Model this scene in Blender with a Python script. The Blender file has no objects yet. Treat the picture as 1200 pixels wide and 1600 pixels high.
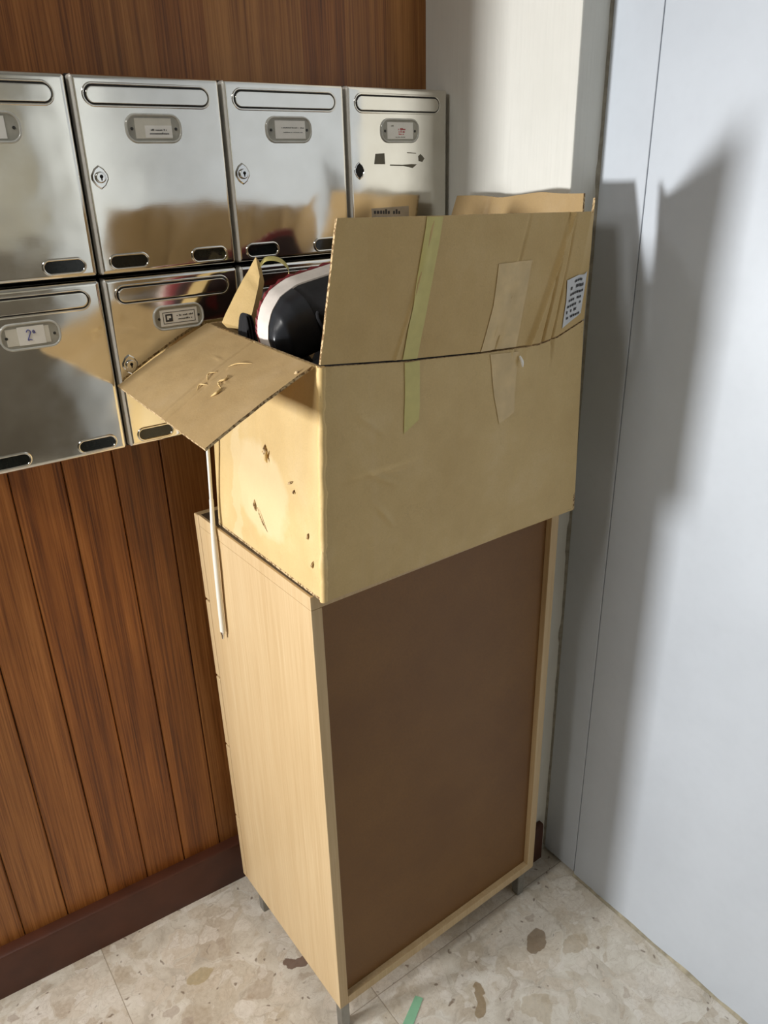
import bpy, bmesh, math, random
from mathutils import Vector, Matrix, noise

random.seed(7)
scene = bpy.context.scene
COL = scene.collection
PI = math.pi

# ------------------------------------------------------------------ camera
CAM = Vector((-1.0142650, -1.2482292, 1.5))
_rx, _ry, _rz = math.radians(66.0346337), math.radians(-1.5706328), math.radians(-35.5607723)
CAM_R = (Matrix.Rotation(_rz, 3, 'Z') @ Matrix.Rotation(_rx, 3, 'X') @ Matrix.Rotation(_ry, 3, 'Z'))
cam_data = bpy.data.cameras.new('camera')
cam = bpy.data.objects.new('camera', cam_data)
COL.objects.link(cam)
cam.matrix_world = Matrix.Translation(CAM) @ CAM_R.to_4x4()
cam_data.sensor_fit = 'VERTICAL'
cam_data.sensor_height = 24.0
cam_data.lens = 1192.06 / 1600 * 24.0
cam_data.clip_start = 0.02
scene.camera = cam

# ------------------------------------------------------------------ world, lights, exposure
scene.view_settings.view_transform = 'Standard'
scene.view_settings.look = 'None'
scene.view_settings.gamma = 1.0
scene.view_settings.use_curve_mapping = False
scene.view_settings.exposure = 0.0

world = bpy.data.worlds.new('world')
scene.world = world
world.use_nodes = True
world.node_tree.nodes['Background'].inputs['Color'].default_value = (0.9, 0.95, 1.0, 1)
world.node_tree.nodes['Background'].inputs['Strength'].default_value = 0.1

def area_light(name, loc, target, sx, sy, power, color, spread=180):
    d = bpy.data.lights.new(name, 'AREA')
    d.shape = 'RECTANGLE'; d.size = sx; d.size_y = sy
    d.energy = power; d.color = color; d.spread = math.radians(spread)
    o = bpy.data.objects.new(name, d)
    COL.objects.link(o)
    o.location = loc
    o.rotation_euler = (Vector(target) - Vector(loc)).to_track_quat('-Z', 'Y').to_euler()
    return o

# daylight through the glazed entrance door at the far left end of the hall
area_light('door_daylight', (-3.46, 0.21, 0.92), (0.0, -0.80, 1.45), 0.30, 0.40, 27.5, (1.0, 1.0, 1.0), 88)
# ceiling lamp of the entrance recess
area_light('recess_lamp_light', (-2.95, 0.36, 2.52), (-0.4, -0.7, 0.6), 0.35, 0.35, 8, (1.0, 0.99, 0.97))
# ceiling lamp of the hall, left of the viewer
area_light('hall_lamp_light', (-2.2, -0.55, 2.62), (-1.5, -0.6, 0.0), 0.5, 0.5, 14, (1.0, 0.97, 0.92), 130)
# added fill, no known source: brightens the grey wall mirrored in the steel
area_light('reflection_fill_light', (-1.3, -2.6, 2.55), (0.06, -2.6, 1.35), 0.4, 0.4, 6.5, (1.0, 0.96, 0.87), 62)

# ------------------------------------------------------------------ node helpers
def lin(r, g, b):
    f = lambda c: (c / 255 / 12.92) if c <= 10 else ((c / 255 + 0.055) / 1.055) ** 2.4
    return (f(r), f(g), f(b), 1)

class NT:
    def __init__(s, name):
        s.m = bpy.data.materials.new(name); s.m.use_nodes = True
        s.t = s.m.node_tree; s.n = s.t.nodes; s.b = s.n['Principled BSDF']
    def add(s, typ, **kw):
        n = s.n.new(typ)
        for k, v in kw.items(): setattr(n, k, v)
        return n
    def put(s, sock, v):
        if isinstance(v, bpy.types.NodeSocket): s.t.links.new(v, sock)
        else: sock.default_value = v
    def pos(s): return s.add('ShaderNodeNewGeometry').outputs['Position']
    def objc(s): return s.add('ShaderNodeTexCoord').outputs['Object']
    def mapping(s, v, scale=(1, 1, 1), loc=(0, 0, 0), rot=(0, 0, 0)):
        n = s.add('ShaderNodeMapping'); s.put(n.inputs['Vector'], v)
        n.inputs['Scale'].default_value = scale; n.inputs['Location'].default_value = loc
        n.inputs['Rotation'].default_value = rot
        return n.outputs['Vector']
    def noise(s, v, scale, detail=4, rough=0.55, dist=0.0):
        n = s.add('ShaderNodeTexNoise'); s.put(n.inputs['Vector'], v)
        n.inputs['Scale'].default_value = scale; n.inputs['Detail'].default_value = detail
        n.inputs['Roughness'].default_value = rough; n.inputs['Distortion'].default_value = dist
        return n.outputs['Fac']
    def noisec(s, v, scale, detail=2):
        n = s.add('ShaderNodeTexNoise'); s.put(n.inputs['Vector'], v)
        n.inputs['Scale'].default_value = scale; n.inputs['Detail'].default_value = detail
        return n.outputs['Color']
    def voronoi(s, v, scale, feature='F1', rnd=1.0):
        n = s.add('ShaderNodeTexVoronoi', feature=feature); s.put(n.inputs['Vector'], v)
        n.inputs['Scale'].default_value = scale; n.inputs['Randomness'].default_value = rnd
        return n
    def math(s, op, a, b=0.0, c=0.0, clamp=False):
        n = s.add('ShaderNodeMath', operation=op); n.use_clamp = clamp
        s.put(n.inputs[0], a); s.put(n.inputs[1], b); s.put(n.inputs[2], c)
        return n.outputs[0]
    def vmath(s, op, a, b=(0, 0, 0)):
        n = s.add('ShaderNodeVectorMath', operation=op); s.put(n.inputs[0], a); s.put(n.inputs[1], b)
        return n.outputs['Value'] if op in ('LENGTH', 'DOT_PRODUCT', 'DISTANCE') else n.outputs['Vector']
    def sep(s, v):
        n = s.add('ShaderNodeSeparateXYZ'); s.put(n.inputs[0], v); return n.outputs
    def comb(s, x, y, z):
        n = s.add('ShaderNodeCombineXYZ')
        s.put(n.inputs[0], x); s.put(n.inputs[1], y); s.put(n.inputs[2], z); return n.outputs[0]
    def ramp(s, f, stops, interp='LINEAR'):
        n = s.add('ShaderNodeValToRGB'); s.put(n.inputs[0], f)
        cr = n.color_ramp; cr.interpolation = interp
        while len(cr.elements) < len(stops): cr.elements.new(0.5)
        for e, (p, c) in zip(cr.elements, stops):
            e.position = p; e.color = c if isinstance(c, (tuple, list)) else (c, c, c, 1)
        return n.outputs['Color']
    def range(s, f, a, b, c=0.0, d=1.0):
        n = s.add('ShaderNodeMapRange'); s.put(n.inputs[0], f)
        for i, v in enumerate((a, b, c, d)): n.inputs[i + 1].default_value = v
        return n.outputs[0]
    def mix(s, f, a, b, mode='MIX'):
        n = s.add('ShaderNodeMix', data_type='RGBA', blend_type=mode)
        s.put(n.inputs[0], f); s.put(n.inputs[6], a); s.put(n.inputs[7], b)
        return n.outputs[2]
    def bump(s, h, strength=0.3, dist=0.002):
        n = s.add('ShaderNodeBump'); n.inputs['Strength'].default_value = strength
        n.inputs['Distance'].default_value = dist; s.put(n.inputs['Height'], h)
        s.t.links.new(n.outputs[0], s.b.inputs['Normal'])
    def out(s, color=None, rough=None, metal=None, **kw):
        if color is not None: s.put(s.b.inputs['Base Color'], color)
        if rough is not None: s.put(s.b.inputs['Roughness'], rough)
        if metal is not None: s.put(s.b.inputs['Metallic'], metal)
        for k, v in kw.items(): s.put(s.b.inputs[k.replace('_', ' ')], v)
        return s.m

def plain(name, c, rough=0.6, metal=0.0, var=0.12, scale=60, **kw):
    t = NT(name)
    n = t.noise(t.objc(), scale, 3)
    lo = tuple(x * (1 - var) for x in c[:3]) + (1,)
    hi = tuple(min(1, x * (1 + var)) for x in c[:3]) + (1,)
    return t.out(t.ramp(n, [(0.3, lo), (0.7, hi)]), rough, metal, **kw)

# ------------------------------------------------------------------ materials
def m_wood():
    t = NT('varnished_plank_wood'); p = t.objc(); x, y, z = t.sep(p)
    idx = t.math('FLOOR', t.math('DIVIDE', t.math('ADD', x, 0.585), 0.0835))
    wn = t.add('ShaderNodeTexWhiteNoise', noise_dimensions='1D'); t.put(wn.inputs['W'], idx)
    rnd = wn.outputs['Value']
    v = t.comb(t.math('ADD', x, t.math('MULTIPLY', rnd, 7.0)), y, t.math('ADD', z, t.math('MULTIPLY', rnd, 3.0)))
    fine = t.noise(t.mapping(v, (1, 1, .012)), 330, 4, 0.6, 0.2)
    broad = t.noise(t.mapping(v, (1, 1, .035)), 34, 4, 0.6, 0.5)
    pores = t.noise(t.mapping(v, (1, 1, .03)), 700, 2)
    f = t.math('ADD', t.math('MULTIPLY', fine, 0.62), t.math('MULTIPLY', broad, 0.58))
    f = t.math('ADD', f, t.math('MULTIPLY', t.math('SUBTRACT', rnd, 0.5), 0.14))
    c = t.ramp(f, [(0.40, lin(92, 50, 18)), (0.52, lin(138, 84, 36)), (0.62, lin(162, 104, 50)), (0.76, lin(186, 126, 68))])
    c = t.mix(t.range(pores, 0.62, 0.72, 0, 0.35), c, lin(70, 36, 14))
    hue = t.ramp(rnd, [(0, (1, 0.93, 0.85, 1)), (0.5, (1, 1, 1, 1)), (1, (0.98, 1.03, 1.0, 1))])
    c = t.mix(1.0, c, hue, 'MULTIPLY')
    dirt = t.noise(p, 5, 4)
    c = t.mix(t.range(dirt, 0.45, 0.8, 0, 0.3), c, lin(92, 52, 24))
    t.bump(fine, 0.12, 0.001)
    return t.out(c, t.range(fine, 0.3, 0.7, 0.34, 0.48))

def m_steel():
    t = NT('polished_stainless_steel'); p = t.pos()
    wav = t.noise(p, 7, 2)
    brush = t.noise(t.mapping(p, (1, 1, 14)), 60, 3)
    t.bump(t.math('ADD', wav, t.math('MULTIPLY', brush, 0.004)), 0.16, 0.012)
    smudge = t.noise(p, 16, 4)
    return t.out(t.ramp(smudge, [(0.3, lin(226, 223, 214)), (0.7, lin(238, 236, 228))]),
                 t.range(smudge, 0.35, 0.75, 0.07, 0.15), 1.0)

def m_floor():
    t = NT('breccia_marble_tile'); p = t.pos()
    x, y, z = t.sep(p)
    tid = t.comb(t.math('FLOOR', t.math('DIVIDE', t.math('ADD', x, 0.465), 0.412)),
                 t.math('FLOOR', t.math('DIVIDE', t.math('ADD', y, 0.412), 0.412)), 0.0)
    wn = t.add('ShaderNodeTexWhiteNoise', noise_dimensions='3D'); t.put(wn.inputs['Vector'], tid)
    wob = t.vmath('SCALE', t.vmath('SUBTRACT', t.noisec(p, 9, 4), (0.5, 0.5, 0.5)))
    wob.node.inputs['Scale'].default_value = 0.085
    wob2 = t.vmath('SCALE', t.vmath('SUBTRACT', t.noisec(p, 45, 3), (0.5, 0.5, 0.5)))
    wob2.node.inputs['Scale'].default_value = 0.02
    off = t.vmath('SCALE', wn.outputs['Color']); off.node.inputs['Scale'].default_value = 9.0
    q = t.vmath('ADD', t.vmath('ADD', p, t.vmath('ADD', wob, wob2)), off)
    q = t.mapping(q, (1, 1, 0))
    base = t.noise(q, 14, 6, 0.62)
    c = t.ramp(base, [(0.3, lin(194, 185, 170)), (0.48, lin(217, 209, 194)), (0.6, lin(230, 224, 211)), (0.75, lin(240, 235, 225))])
    # three sizes of stone fragments set in the matrix
    for sc, lo, hi, amt, seed in ((9.5, 0.50, 0.53, 0.55, 0.0), (21, 0.56, 0.59, 0.6, 4.3), (46, 0.62, 0.66, 0.55, 8.7)):
        vo = t.voronoi(t.mapping(q, (1, 1, 0), (seed, seed * .7, 0)), sc)
        r, g, b = t.sep(vo.outputs['Color'])
        edge = t.voronoi(t.mapping(q, (1, 1, 0), (seed, seed * .7, 0)), sc, 'DISTANCE_TO_EDGE').outputs['Distance']
        inside = t.range(edge, 0.03, 0.07)
        pick = t.range(r, lo, hi)
        cc = t.ramp(g, [(0.0, lin(245, 240, 232)), (0.40, lin(233, 224, 210)), (0.62, lin(215, 199, 177)), (0.80, lin(195, 181, 155)), (0.93, lin(176, 155, 127)), (1.0, lin(138, 111, 92))])
        cc = t.mix(0.35, cc, t.ramp(t.noise(p, 120, 3), [(0.3, lin(187, 174, 155)), (0.7, lin(245, 240, 230))]))
        m = t.math('MULTIPLY', t.math('MULTIPLY', inside, pick), amt)
        c = t.mix(m, c, cc)
        rim = t.math('MULTIPLY', t.math('MULTIPLY', t.range(edge, 0.0, 0.03, 1, 0), pick), 0.22)
        c = t.mix(rim, c, lin(165, 148, 127))
    speck = t.voronoi(t.mapping(q, (1, 1, 0)), 62)
    sr = t.sep(speck.outputs['Color'])[0]
    sp = t.math('MULTIPLY', t.range(speck.outputs['Distance'], 0.14, 0.26, 1, 0), t.math('GREATER_THAN', sr, 0.80))
    c = t.mix(t.math('MULTIPLY', sp, 0.75), c, lin(114, 93, 76))
    vein = t.noise(q, 26, 5, 0.7, 1.5)
    c = t.mix(t.range(t.math('ABSOLUTE', t.math('SUBTRACT', vein, 0.5)), 0.0, 0.014, 0.35, 0), c, lin(151, 133, 111))
    # a few large dark stones that stand out in this corner
    def stone(c, px, py, ax, ay, ang, colr, amt):
        d = t.mapping(t.vmath('ADD', p, t.vmath('ADD', wob, wob2)), (1, 1, 1))
        dx = t.vmath('SUBTRACT', d, (px, py, 0)); 
        r = t.mapping(dx, (1, 1, 1), (0, 0, 0), (0, 0, ang))
        rx_, ry_, rz_ = t.sep(r)
        e = t.math('ADD', t.math('POWER', t.math('ABSOLUTE', t.math('DIVIDE', rx_, ax)), 2.4), t.math('POWER', t.math('ABSOLUTE', t.math('DIVIDE', ry_, ay)), 2.4))
        tone = t.mix(t.range(t.noise(p, 90, 4), .35, .65), colr, tuple(v * 1.25 for v in colr[:3]) + (1,))
        return t.mix(t.math('MULTIPLY', t.range(e, 0.85, 1.05, 1, 0), amt), c, tone)
    for s_ in STONES: c = stone(c, *s_)
    # joints
    gx = t.math('ADD', t.math('ABSOLUTE', t.math('SUBTRACT', t.math('FRACT', t.math('ADD', t.math('DIVIDE', t.math('ADD', x, 0.465), 0.412), 0.5)), 0.5)), t.math('GREATER_THAN', x, -0.26))
    gy = t.math('ABSOLUTE', t.math('SUBTRACT', t.math('FRACT', t.math('ADD', t.math('DIVIDE', t.math('ADD', y, 0.412), 0.46), 0.5)), 0.5))
    j = t.range(t.math('MINIMUM', gx, gy), 0.0012, 0.0028, 1, 0)
    c = t.mix(t.math('MULTIPLY', j, 0.6), c, lin(140, 122, 100))
    c = t.mix(1.0, c, (1.07, 1.08, 1.09, 1), 'MULTIPLY')
    t.bump(t.math('SUBTRACT', 1.0, j), 0.2, 0.001)
    return t.out(c, t.range(base, 0.3, 0.7, 0.34, 0.5))

STONES = [(-0.562, -0.250, 0.022, 0.010, 0.5, lin(104, 76, 62), 0.85),
          (-0.735, -0.147, 0.022, 0.017, 0.2, lin(172, 156, 118), 0.7),
          (-0.311, -0.538, 0.036, 0.012, -0.95, lin(146, 126, 96), 0.85),
          (-0.128, -0.515, 0.030, 0.017, -0.6, lin(128, 108, 84), 0.8),
          (-0.060, -0.575, 0.034, 0.02, 0.3, lin(170, 152, 124), 0.5),
          (-0.230, -0.630, 0.028, 0.02, 0.7, lin(176, 160, 132), 0.5)]

def m_kraft(name, tint=(1, 1, 1), patch=False):
    t = NT(name); p = t.pos()
    fib = t.noise(p, 420, 3, 0.6)
    blot = t.noise(p, 11, 5, 0.6)
    ribs = t.noise(t.mapping(p, (1, 1, .03)), 75, 2)
    c = t.ramp(blot, [(0.3, lin(203, 174, 118)), (0.55, lin(212, 184, 128)), (0.75, lin(218, 192, 141))])
    c = t.mix(t.range(fib, 0.35, 0.7, 0.0, 0.22), c, lin(182, 156, 108))
    c = t.mix(t.range(ribs, 0.5, 0.75, 0, 0.10), c, lin(214, 190, 150))
    scr = t.noise(t.mapping(p, (1, 1, 1), (0, 0, 0), (.3, .9, .5)), 17, 6, 0.75, 2.2)
    thin = t.range(t.math('ABSOLUTE', t.math('SUBTRACT', scr, 0.62)), 0.0, 0.006, 0.35, 0)
    c = t.mix(thin, c, lin(150, 118, 76))
    if patch:
        # where old parcel tape tore the top paper away
        d = t.vmath('ADD', p, t.vmath('SCALE', t.vmath('SUBTRACT', t.noisec(p, 26, 4), (0.5, 0.5, 0.5))))
        d.node.inputs[1].links[0].from_node.inputs['Scale'].default_value = 0.05
        px, py, pz = t.sep(d)
        e = t.math('ADD', t.math('POWER', t.math('ABSOLUTE', t.math('DIVIDE', t.math('SUBTRACT', py, -0.285), 0.085)), 2.5),
                   t.math('POWER', t.math('ABSOLUTE', t.math('DIVIDE', t.math('SUBTRACT', pz, 1.075), 0.075)), 2.5))
        e2 = t.math('ADD', t.math('POWER', t.math('ABSOLUTE', t.math('DIVIDE', t.math('SUBTRACT', py, -0.20), 0.016)), 2.5),
                    t.math('POWER', t.math('ABSOLUTE', t.math('DIVIDE', t.math('SUBTRACT', pz, 1.06), 0.13)), 2.5))
        m = t.math('MAXIMUM', t.range(e, 0.7, 1.1, 0.42, 0), t.range(e2, 0.8, 1.1, 0.3, 0))
        left = t.range(t.sep(p)[0], -0.525, -0.515, 1, 0)
        c = t.mix(t.math('MULTIPLY', m, left), c, lin(226, 208, 168))
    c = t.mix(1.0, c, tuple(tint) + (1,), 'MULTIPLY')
    t.bump(t.math('ADD', t.math('MULTIPLY', blot, 1.0), t.math('MULTIPLY', fib, 0.12)), 0.25, 0.006)
    return t.out(c, 0.62)

def m_kraft_edge():
    t = NT('corrugated_edge'); p = t.pos()
    w = t.noise(t.mapping(p, (1, 1, 1)), 260, 1)
    return t.out(t.ramp(w, [(0.42, lin(120, 92, 56)), (0.58, lin(206, 180, 136))]), 0.8)

def m_laminate():
    t = NT('pale_oak_laminate'); p = t.pos()
    g = t.noise(t.mapping(p, (1, 1, .02)), 260, 4, 0.6)
    b = t.noise(t.mapping(p, (1, 1, .05)), 40, 3)
    f = t.math('ADD', t.math('MULTIPLY', g, .6), t.math('MULTIPLY', b, .4))
    c = t.ramp(f, [(0.35, lin(196, 167, 123)), (0.55, lin(206, 179, 136)), (0.7, lin(213, 189, 148))])
    return t.out(c, 0.42)

def m_hardboard():
    t = NT('brown_hardboard'); p = t.pos()
    n = t.noise(p, 300, 3); b = t.noise(p, 6, 4)
    c = t.ramp(b, [(0.3, lin(118, 80, 38)), (0.7, lin(130, 91, 44))])
    c = t.mix(t.range(n, .4, .7, 0, .2), c, lin(92, 60, 30))
    t.bump(n, 0.05, 0.001)
    return t.out(c, 0.55)

def m_painted(name, a, b, rough, vertical=False):
    t = NT(name); p = t.pos()
    n = t.noise(p, 3.2, 5, 0.6)
    f = t.noise(t.mapping(p, (1, 1, .04 if vertical else 1)), 190 if vertical else 60, 3)
    c = t.ramp(n, [(0.3, a), (0.7, b)])
    c = t.mix(t.range(f, .45, .75, 0, .12 if vertical else .05), c, tuple(v * .72 for v in a[:3]) + (1,))
    spot = t.noise(p, 9, 6, .75, 1.0)
    c = t.mix(t.range(spot, .70, .76, 0, .22), c, tuple(v * .6 for v in a[:3]) + (1,))
    t.bump(f, 0.35 if vertical else 0.12, 0.0015 if vertical else 0.001)
    return t.out(c, rough)

MAT = dict(
    wood=m_wood(), steel=m_steel(), floor=m_floor(),
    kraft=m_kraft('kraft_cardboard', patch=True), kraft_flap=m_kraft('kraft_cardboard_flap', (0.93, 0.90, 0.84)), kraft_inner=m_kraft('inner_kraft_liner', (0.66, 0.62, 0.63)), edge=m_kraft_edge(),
    laminate=m_laminate(), hardboard=m_hardboard(), top_shade=plain('painted_top_shade', lin(84, 70, 54), 0.5),
    skirting=plain('dark_stained_skirting', lin(82, 44, 28), 0.45, var=.2, scale=14),
    grey_paint=m_painted('cool_grey_paint', lin(190, 197, 205), lin(199, 206, 214), 0.42),
    white_paint=m_painted('white_ribbed_paint', lin(218, 217, 208), lin(230, 229, 221), 0.6, True),
    beige_wall=m_painted('beige_wall_paint', lin(200, 196, 180), lin(208, 203, 188), 0.6),
    taupe_wall=m_painted('taupe_wall_paint', lin(120, 112, 98), lin(128, 120, 106), 0.6),
    ceiling=m_painted('ceiling_paint', lin(150, 148, 142), lin(158, 156, 150), 0.7),
    dark_gap=plain('dark_gap', (0.006, 0.006, 0.006, 1), 0.7),
    groove=plain('dark_groove', lin(38, 20, 10), 0.7),
    edge_glint=plain('painted_edge_glint', lin(246, 245, 240), 0.38, 0.25, var=.03),
    casing=plain('mailbox_casing', lin(70, 70, 68), 0.45, 0.8),
    smoked=plain('smoked_window', (0.012, 0.015, 0.014, 1), 0.08),
    clear_rim=plain('clear_plastic_rim', lin(205, 205, 198), 0.15, 0.0, Specular_IOR_Level=0.8),
    holder_back=plain('holder_backing', lin(172, 170, 158), 0.35),
    paper=plain('white_paper_card', lin(250, 249, 243), 0.6, var=.03),
    paper_grey=plain('dull_paper_card', lin(226, 223, 210), 0.6, var=.04),
    ink=plain('black_ink', lin(60, 60, 62), 0.6),
    blue_ink=plain('blue_ink', lin(58, 60, 150), 0.6),
    red_ink=plain('red_ink', lin(206, 40, 60), 0.6),
    chrome=plain('chrome', lin(225, 225, 222), 0.1, 1.0, var=.03),
    grime=plain('glue_residue', lin(112, 108, 92), 0.55),
    clear_sticker=plain('hazy_sticker', lin(176, 170, 160), 0.3, 0.55),
    mask_tape=plain('yellow_masking_tape', lin(208, 196, 122), 0.5, var=.05),
    clear_tape=plain('glossy_parcel_tape', lin(212, 184, 130), 0.25, var=.10, scale=35),
    label=plain('printed_label', lin(214, 216, 218), 0.5, var=.05),
    white_plastic=plain('white_cable', lin(236, 232, 220), 0.35, var=.02),
    rubber_white=plain('scuffed_white_rubber', lin(226, 217, 208), 0.55, var=.12, scale=35),
    tread=plain('dark_tread', lin(58, 40, 40), 0.7, var=.2),
    rubber_red=plain('dark_red_rubber', lin(122, 38, 44), 0.5, var=.15),
    black_leather=plain('black_leather', lin(40, 42, 46), 0.3, var=.25, scale=40),
    black_mesh=plain('black_shoe_fabric', lin(22, 22, 24), 0.75, var=.3, scale=150),
    black_cloth=plain('black_cloth', lin(20, 19, 22), 0.9, var=.3),
    plum_cloth=plain('dark_plum_cloth', lin(74, 60, 62), 0.9, var=.2),
    kraft_light=m_kraft('pale_card', (1.12, 1.1, 1.05)),
    green_tape=plain('green_tape', lin(150, 206, 168), 0.45, var=.05),
    leg_metal=plain('grey_leg_metal', lin(150, 150, 146), 0.35, 0.9),
    sealant=plain('dirty_sealant', lin(164, 156, 134), 0.8, var=.4, scale=45),
    plaster=plain('raw_plaster', lin(150, 146, 134), 0.9, var=.25, scale=70),
)

# ------------------------------------------------------------------ object helpers
def link(name, bm, mat, parent=None, smooth=None, recalc=True):
    if recalc: bmesh.ops.recalc_face_normals(bm, faces=bm.faces)
    me = bpy.data.meshes.new(name)
    bm.to_mesh(me); bm.free()
    for m in (mat if isinstance(mat, (list, tuple)) else [mat]): me.materials.append(MAT[m])
    o = bpy.data.objects.new(name, me); COL.objects.link(o)
    if parent is not None:
        root = parent
        off = Vector((0, 0, 0))
        while root is not None:
            off += Vector(root.location); root = root.parent
        me.transform(Matrix.Translation(-off))
        o.parent = parent
    if smooth is not None:
        me.shade_smooth()
        me.set_sharp_from_angle(angle=math.radians(smooth))
    return o

def thing(name, label, cat, loc, group=None):
    o = bpy.data.objects.new(name, None); COL.objects.link(o)
    o.location = loc; o.empty_display_size = 0.05
    o['label'] = label; o['category'] = cat
    if group: o['group'] = group
    return o

def struct(o):
    o['kind'] = 'structure'; return o

def box(bm, lo, hi, bev=0.0, mi=0):
    v = [bm.verts.new((x, y, z)) for x in (lo[0], hi[0]) for y in (lo[1], hi[1]) for z in (lo[2], hi[2])]
    fs = [bm.faces.new([v[i] for i in f]) for f in ((0, 1, 3, 2), (4, 6, 7, 5), (0, 4, 5, 1), (2, 3, 7, 6), (0, 2, 6, 4), (1, 5, 7, 3))]
    for f in fs: f.material_index = mi
    if bev:
        es = list({e for f in fs for e in f.edges})
        bmesh.ops.bevel(bm, geom=es, offset=bev, segments=2, affect='EDGES', profile=0.5)
    return v

def boxobj(name, lo, hi, mat, parent=None, bev=0.0):
    bm = bmesh.new(); box(bm, lo, hi, bev); return link(name, bm, mat, parent)

def rr(w, h, r, seg=7):
    """rounded rectangle outline centred on 0, list of (x, z)"""
    r = max(1e-5, min(r, w / 2 - 1e-6, h / 2 - 1e-6)); pts = []
    for cx, cz, a0 in ((w / 2 - r, h / 2 - r, 0), (-w / 2 + r, h / 2 - r, 90), (-w / 2 + r, -h / 2 + r, 180), (w / 2 - r, -h / 2 + r, 270)):
        for k in range(seg + 1):
            a = math.radians(a0 + 90 * k / seg)
            pts.append((cx + r * math.cos(a), cz + r * math.sin(a)))
    return pts

def loops(bm, rings, cap0=True, cap1=True, closed=True, mi=0):
    vs = [[bm.verts.new(p) for p in r] for r in rings]
    n = len(vs[0])
    for a, b in zip(vs[:-1], vs[1:]):
        for i in range(n if closed else n - 1):
            j = (i + 1) % n
            f = bm.faces.new((a[i], a[j], b[j], b[i])); f.material_index = mi
    if cap0: bm.faces.new(vs[0]).material_index = mi
    if cap1: bm.faces.new(vs[-1]).material_index = mi
    return vs

def plate(bm, cx, cz, w, h, r, yb, yf, edge=0.0, seg=7):
    """plate facing -y with a rounded front edge"""
    R = [(0, yb)]
    if edge > 0:
        for k in range(6):
            a = math.radians(90 * k / 5)
            R.append((edge * (1 - math.cos(a)), yf + edge * (1 - math.sin(a))))
        R.append((edge + 0.0012, yf))
    else: R.append((0, yf))
    loops(bm, [[(cx + x, y, cz + z) for x, z in rr(w - 2 * o, h - 2 * o, r - o if r > o else 0.0005, seg)] for o, y in R])

def bead(bm, cx, cz, w, h, r, wid, ht, y0, seg=7, n=6):
    rings = []
    for k in range(n + 1):
        a = PI * k / n; o = wid / 2 * math.cos(a)
        rings.append([(cx + x, y0 - ht * math.sin(a), cz + z) for x, z in rr(w + 2 * o, h + 2 * o, r + o, seg)])
    loops(bm, rings, False, False)

def tube(bm, pts, rad, n=10, cap=True):
    pts = [Vector(p) for p in pts]; rings = []
    rad = rad if isinstance(rad, (list, tuple)) else [rad] * len(pts)
    up = Vector((0.31, 0.9, 0.2)).normalized()
    for i, p in enumerate(pts):
        d = (pts[min(i + 1, len(pts) - 1)] - pts[max(i - 1, 0)]).normalized()
        a = d.cross(up).normalized(); b = d.cross(a)
        rings.append([p + (a * math.cos(2 * PI * k / n) + b * math.sin(2 * PI * k / n)) * rad[i] for k in range(n)])
    loops(bm, rings, cap, cap)

def spline(pts, n):
    pts = [Vector(p) for p in pts]; P = [pts[0] * 2 - pts[1]] + pts + [pts[-1] * 2 - pts[-2]]; out = []
    for i in range(1, len(P) - 2):
        for k in range(n):
            t = k / n; a, b, c, d = P[i - 1:i + 3]
            out.append(0.5 * ((2 * b) + (c - a) * t + (2 * a - 5 * b + 4 * c - d) * t * t + (3 * b - a - 3 * c + d) * t ** 3))
    return out + [pts[-1]]

def lerp_poly(pts, u):
    """pts = [(u, Vector)]"""
    for (u0, a), (u1, b) in zip(pts[:-1], pts[1:]):
        if u <= u1: return a.lerp(b, (u - u0) / (u1 - u0))
    return pts[-1][1].copy()

def sheet(bm, fn, nu, nv, th, side, mi=0, mi_edge=1, mi_back=None):
    """board of thickness th from surface fn(u, v); side gives the direction of the hidden face"""
    side = Vector(side)
    A = [[bm.verts.new(fn(i / nu, j / nv)) for j in range(nv + 1)] for i in range(nu + 1)]
    B = [[bm.verts.new(A[i][j].co + side * th) for j in range(nv + 1)] for i in range(nu + 1)]
    for i in range(nu):
        for j in range(nv):
            bm.faces.new((A[i][j], A[i + 1][j], A[i + 1][j + 1], A[i][j + 1])).material_index = mi
            bm.faces.new((B[i][j], B[i][j + 1], B[i + 1][j + 1], B[i + 1][j])).material_index = mi if mi_back is None else mi_back
    per = [(i, 0) for i in range(nu)] + [(nu, j) for j in range(nv)] + [(i, nv) for i in range(nu, 0, -1)] + [(0, j) for j in range(nv, 0, -1)]
    for (i, j), (k, l) in zip(per, per[1:] + per[:1]):
        bm.faces.new((A[i][j], B[i][j], B[k][l], A[k][l])).material_index = mi_edge

def ns(v, s=1.0): return noise.noise(Vector(v) * s)

# ================================================================== the setting
SL = -0.062                                    # the plank wall runs very slightly out of square
PXR, PY, SEAM = 0.0637, -0.362, -0.4559        # pillar depth, pillar front, seam in the grey wall

def wall_back():
    root_a = math.atan(SL)
    bm = bmesh.new()
    L0 = -2.0
    x = -0.585
    edges = []
    k = -7
    xs = [-0.585 + 0.0835 * k for k in range(-18, 8)]
    xs = [v for v in xs if L0 < v < 0] 
    xs = [L0] + xs + [0.0]
    g = 0.0007
    for a, b in zip(xs[:-1], xs[1:]):
        if b - a < 0.01: continue
        prof = [(a + g, 0.02), (a + g, 0.0022), (a + g + 0.0016, 0.0), (b - g - 0.0016, 0.0), (b - g, 0.0022), (b - g, 0.02)]
        loops(bm, [[(px, py, z) for px, py in prof] for z in (0.0, 1.52)])
    box(bm, (L0, 0.0004, 1.52), (0, 0.02, 2.7))
    box(bm, (L0, 0.0045, 0), (0, 0.12, 2.7), 0, 1)
    o = link('wall_back', bm, ['wood', 'groove'])
    o.rotation_euler = (0, 0, root_a)
    return struct(o)
wall_back()
o = boxobj('floor', (-3.7, -3.4, -0.1), (0.3, 0.9, 0.0), 'floor'); struct(o)
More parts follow.
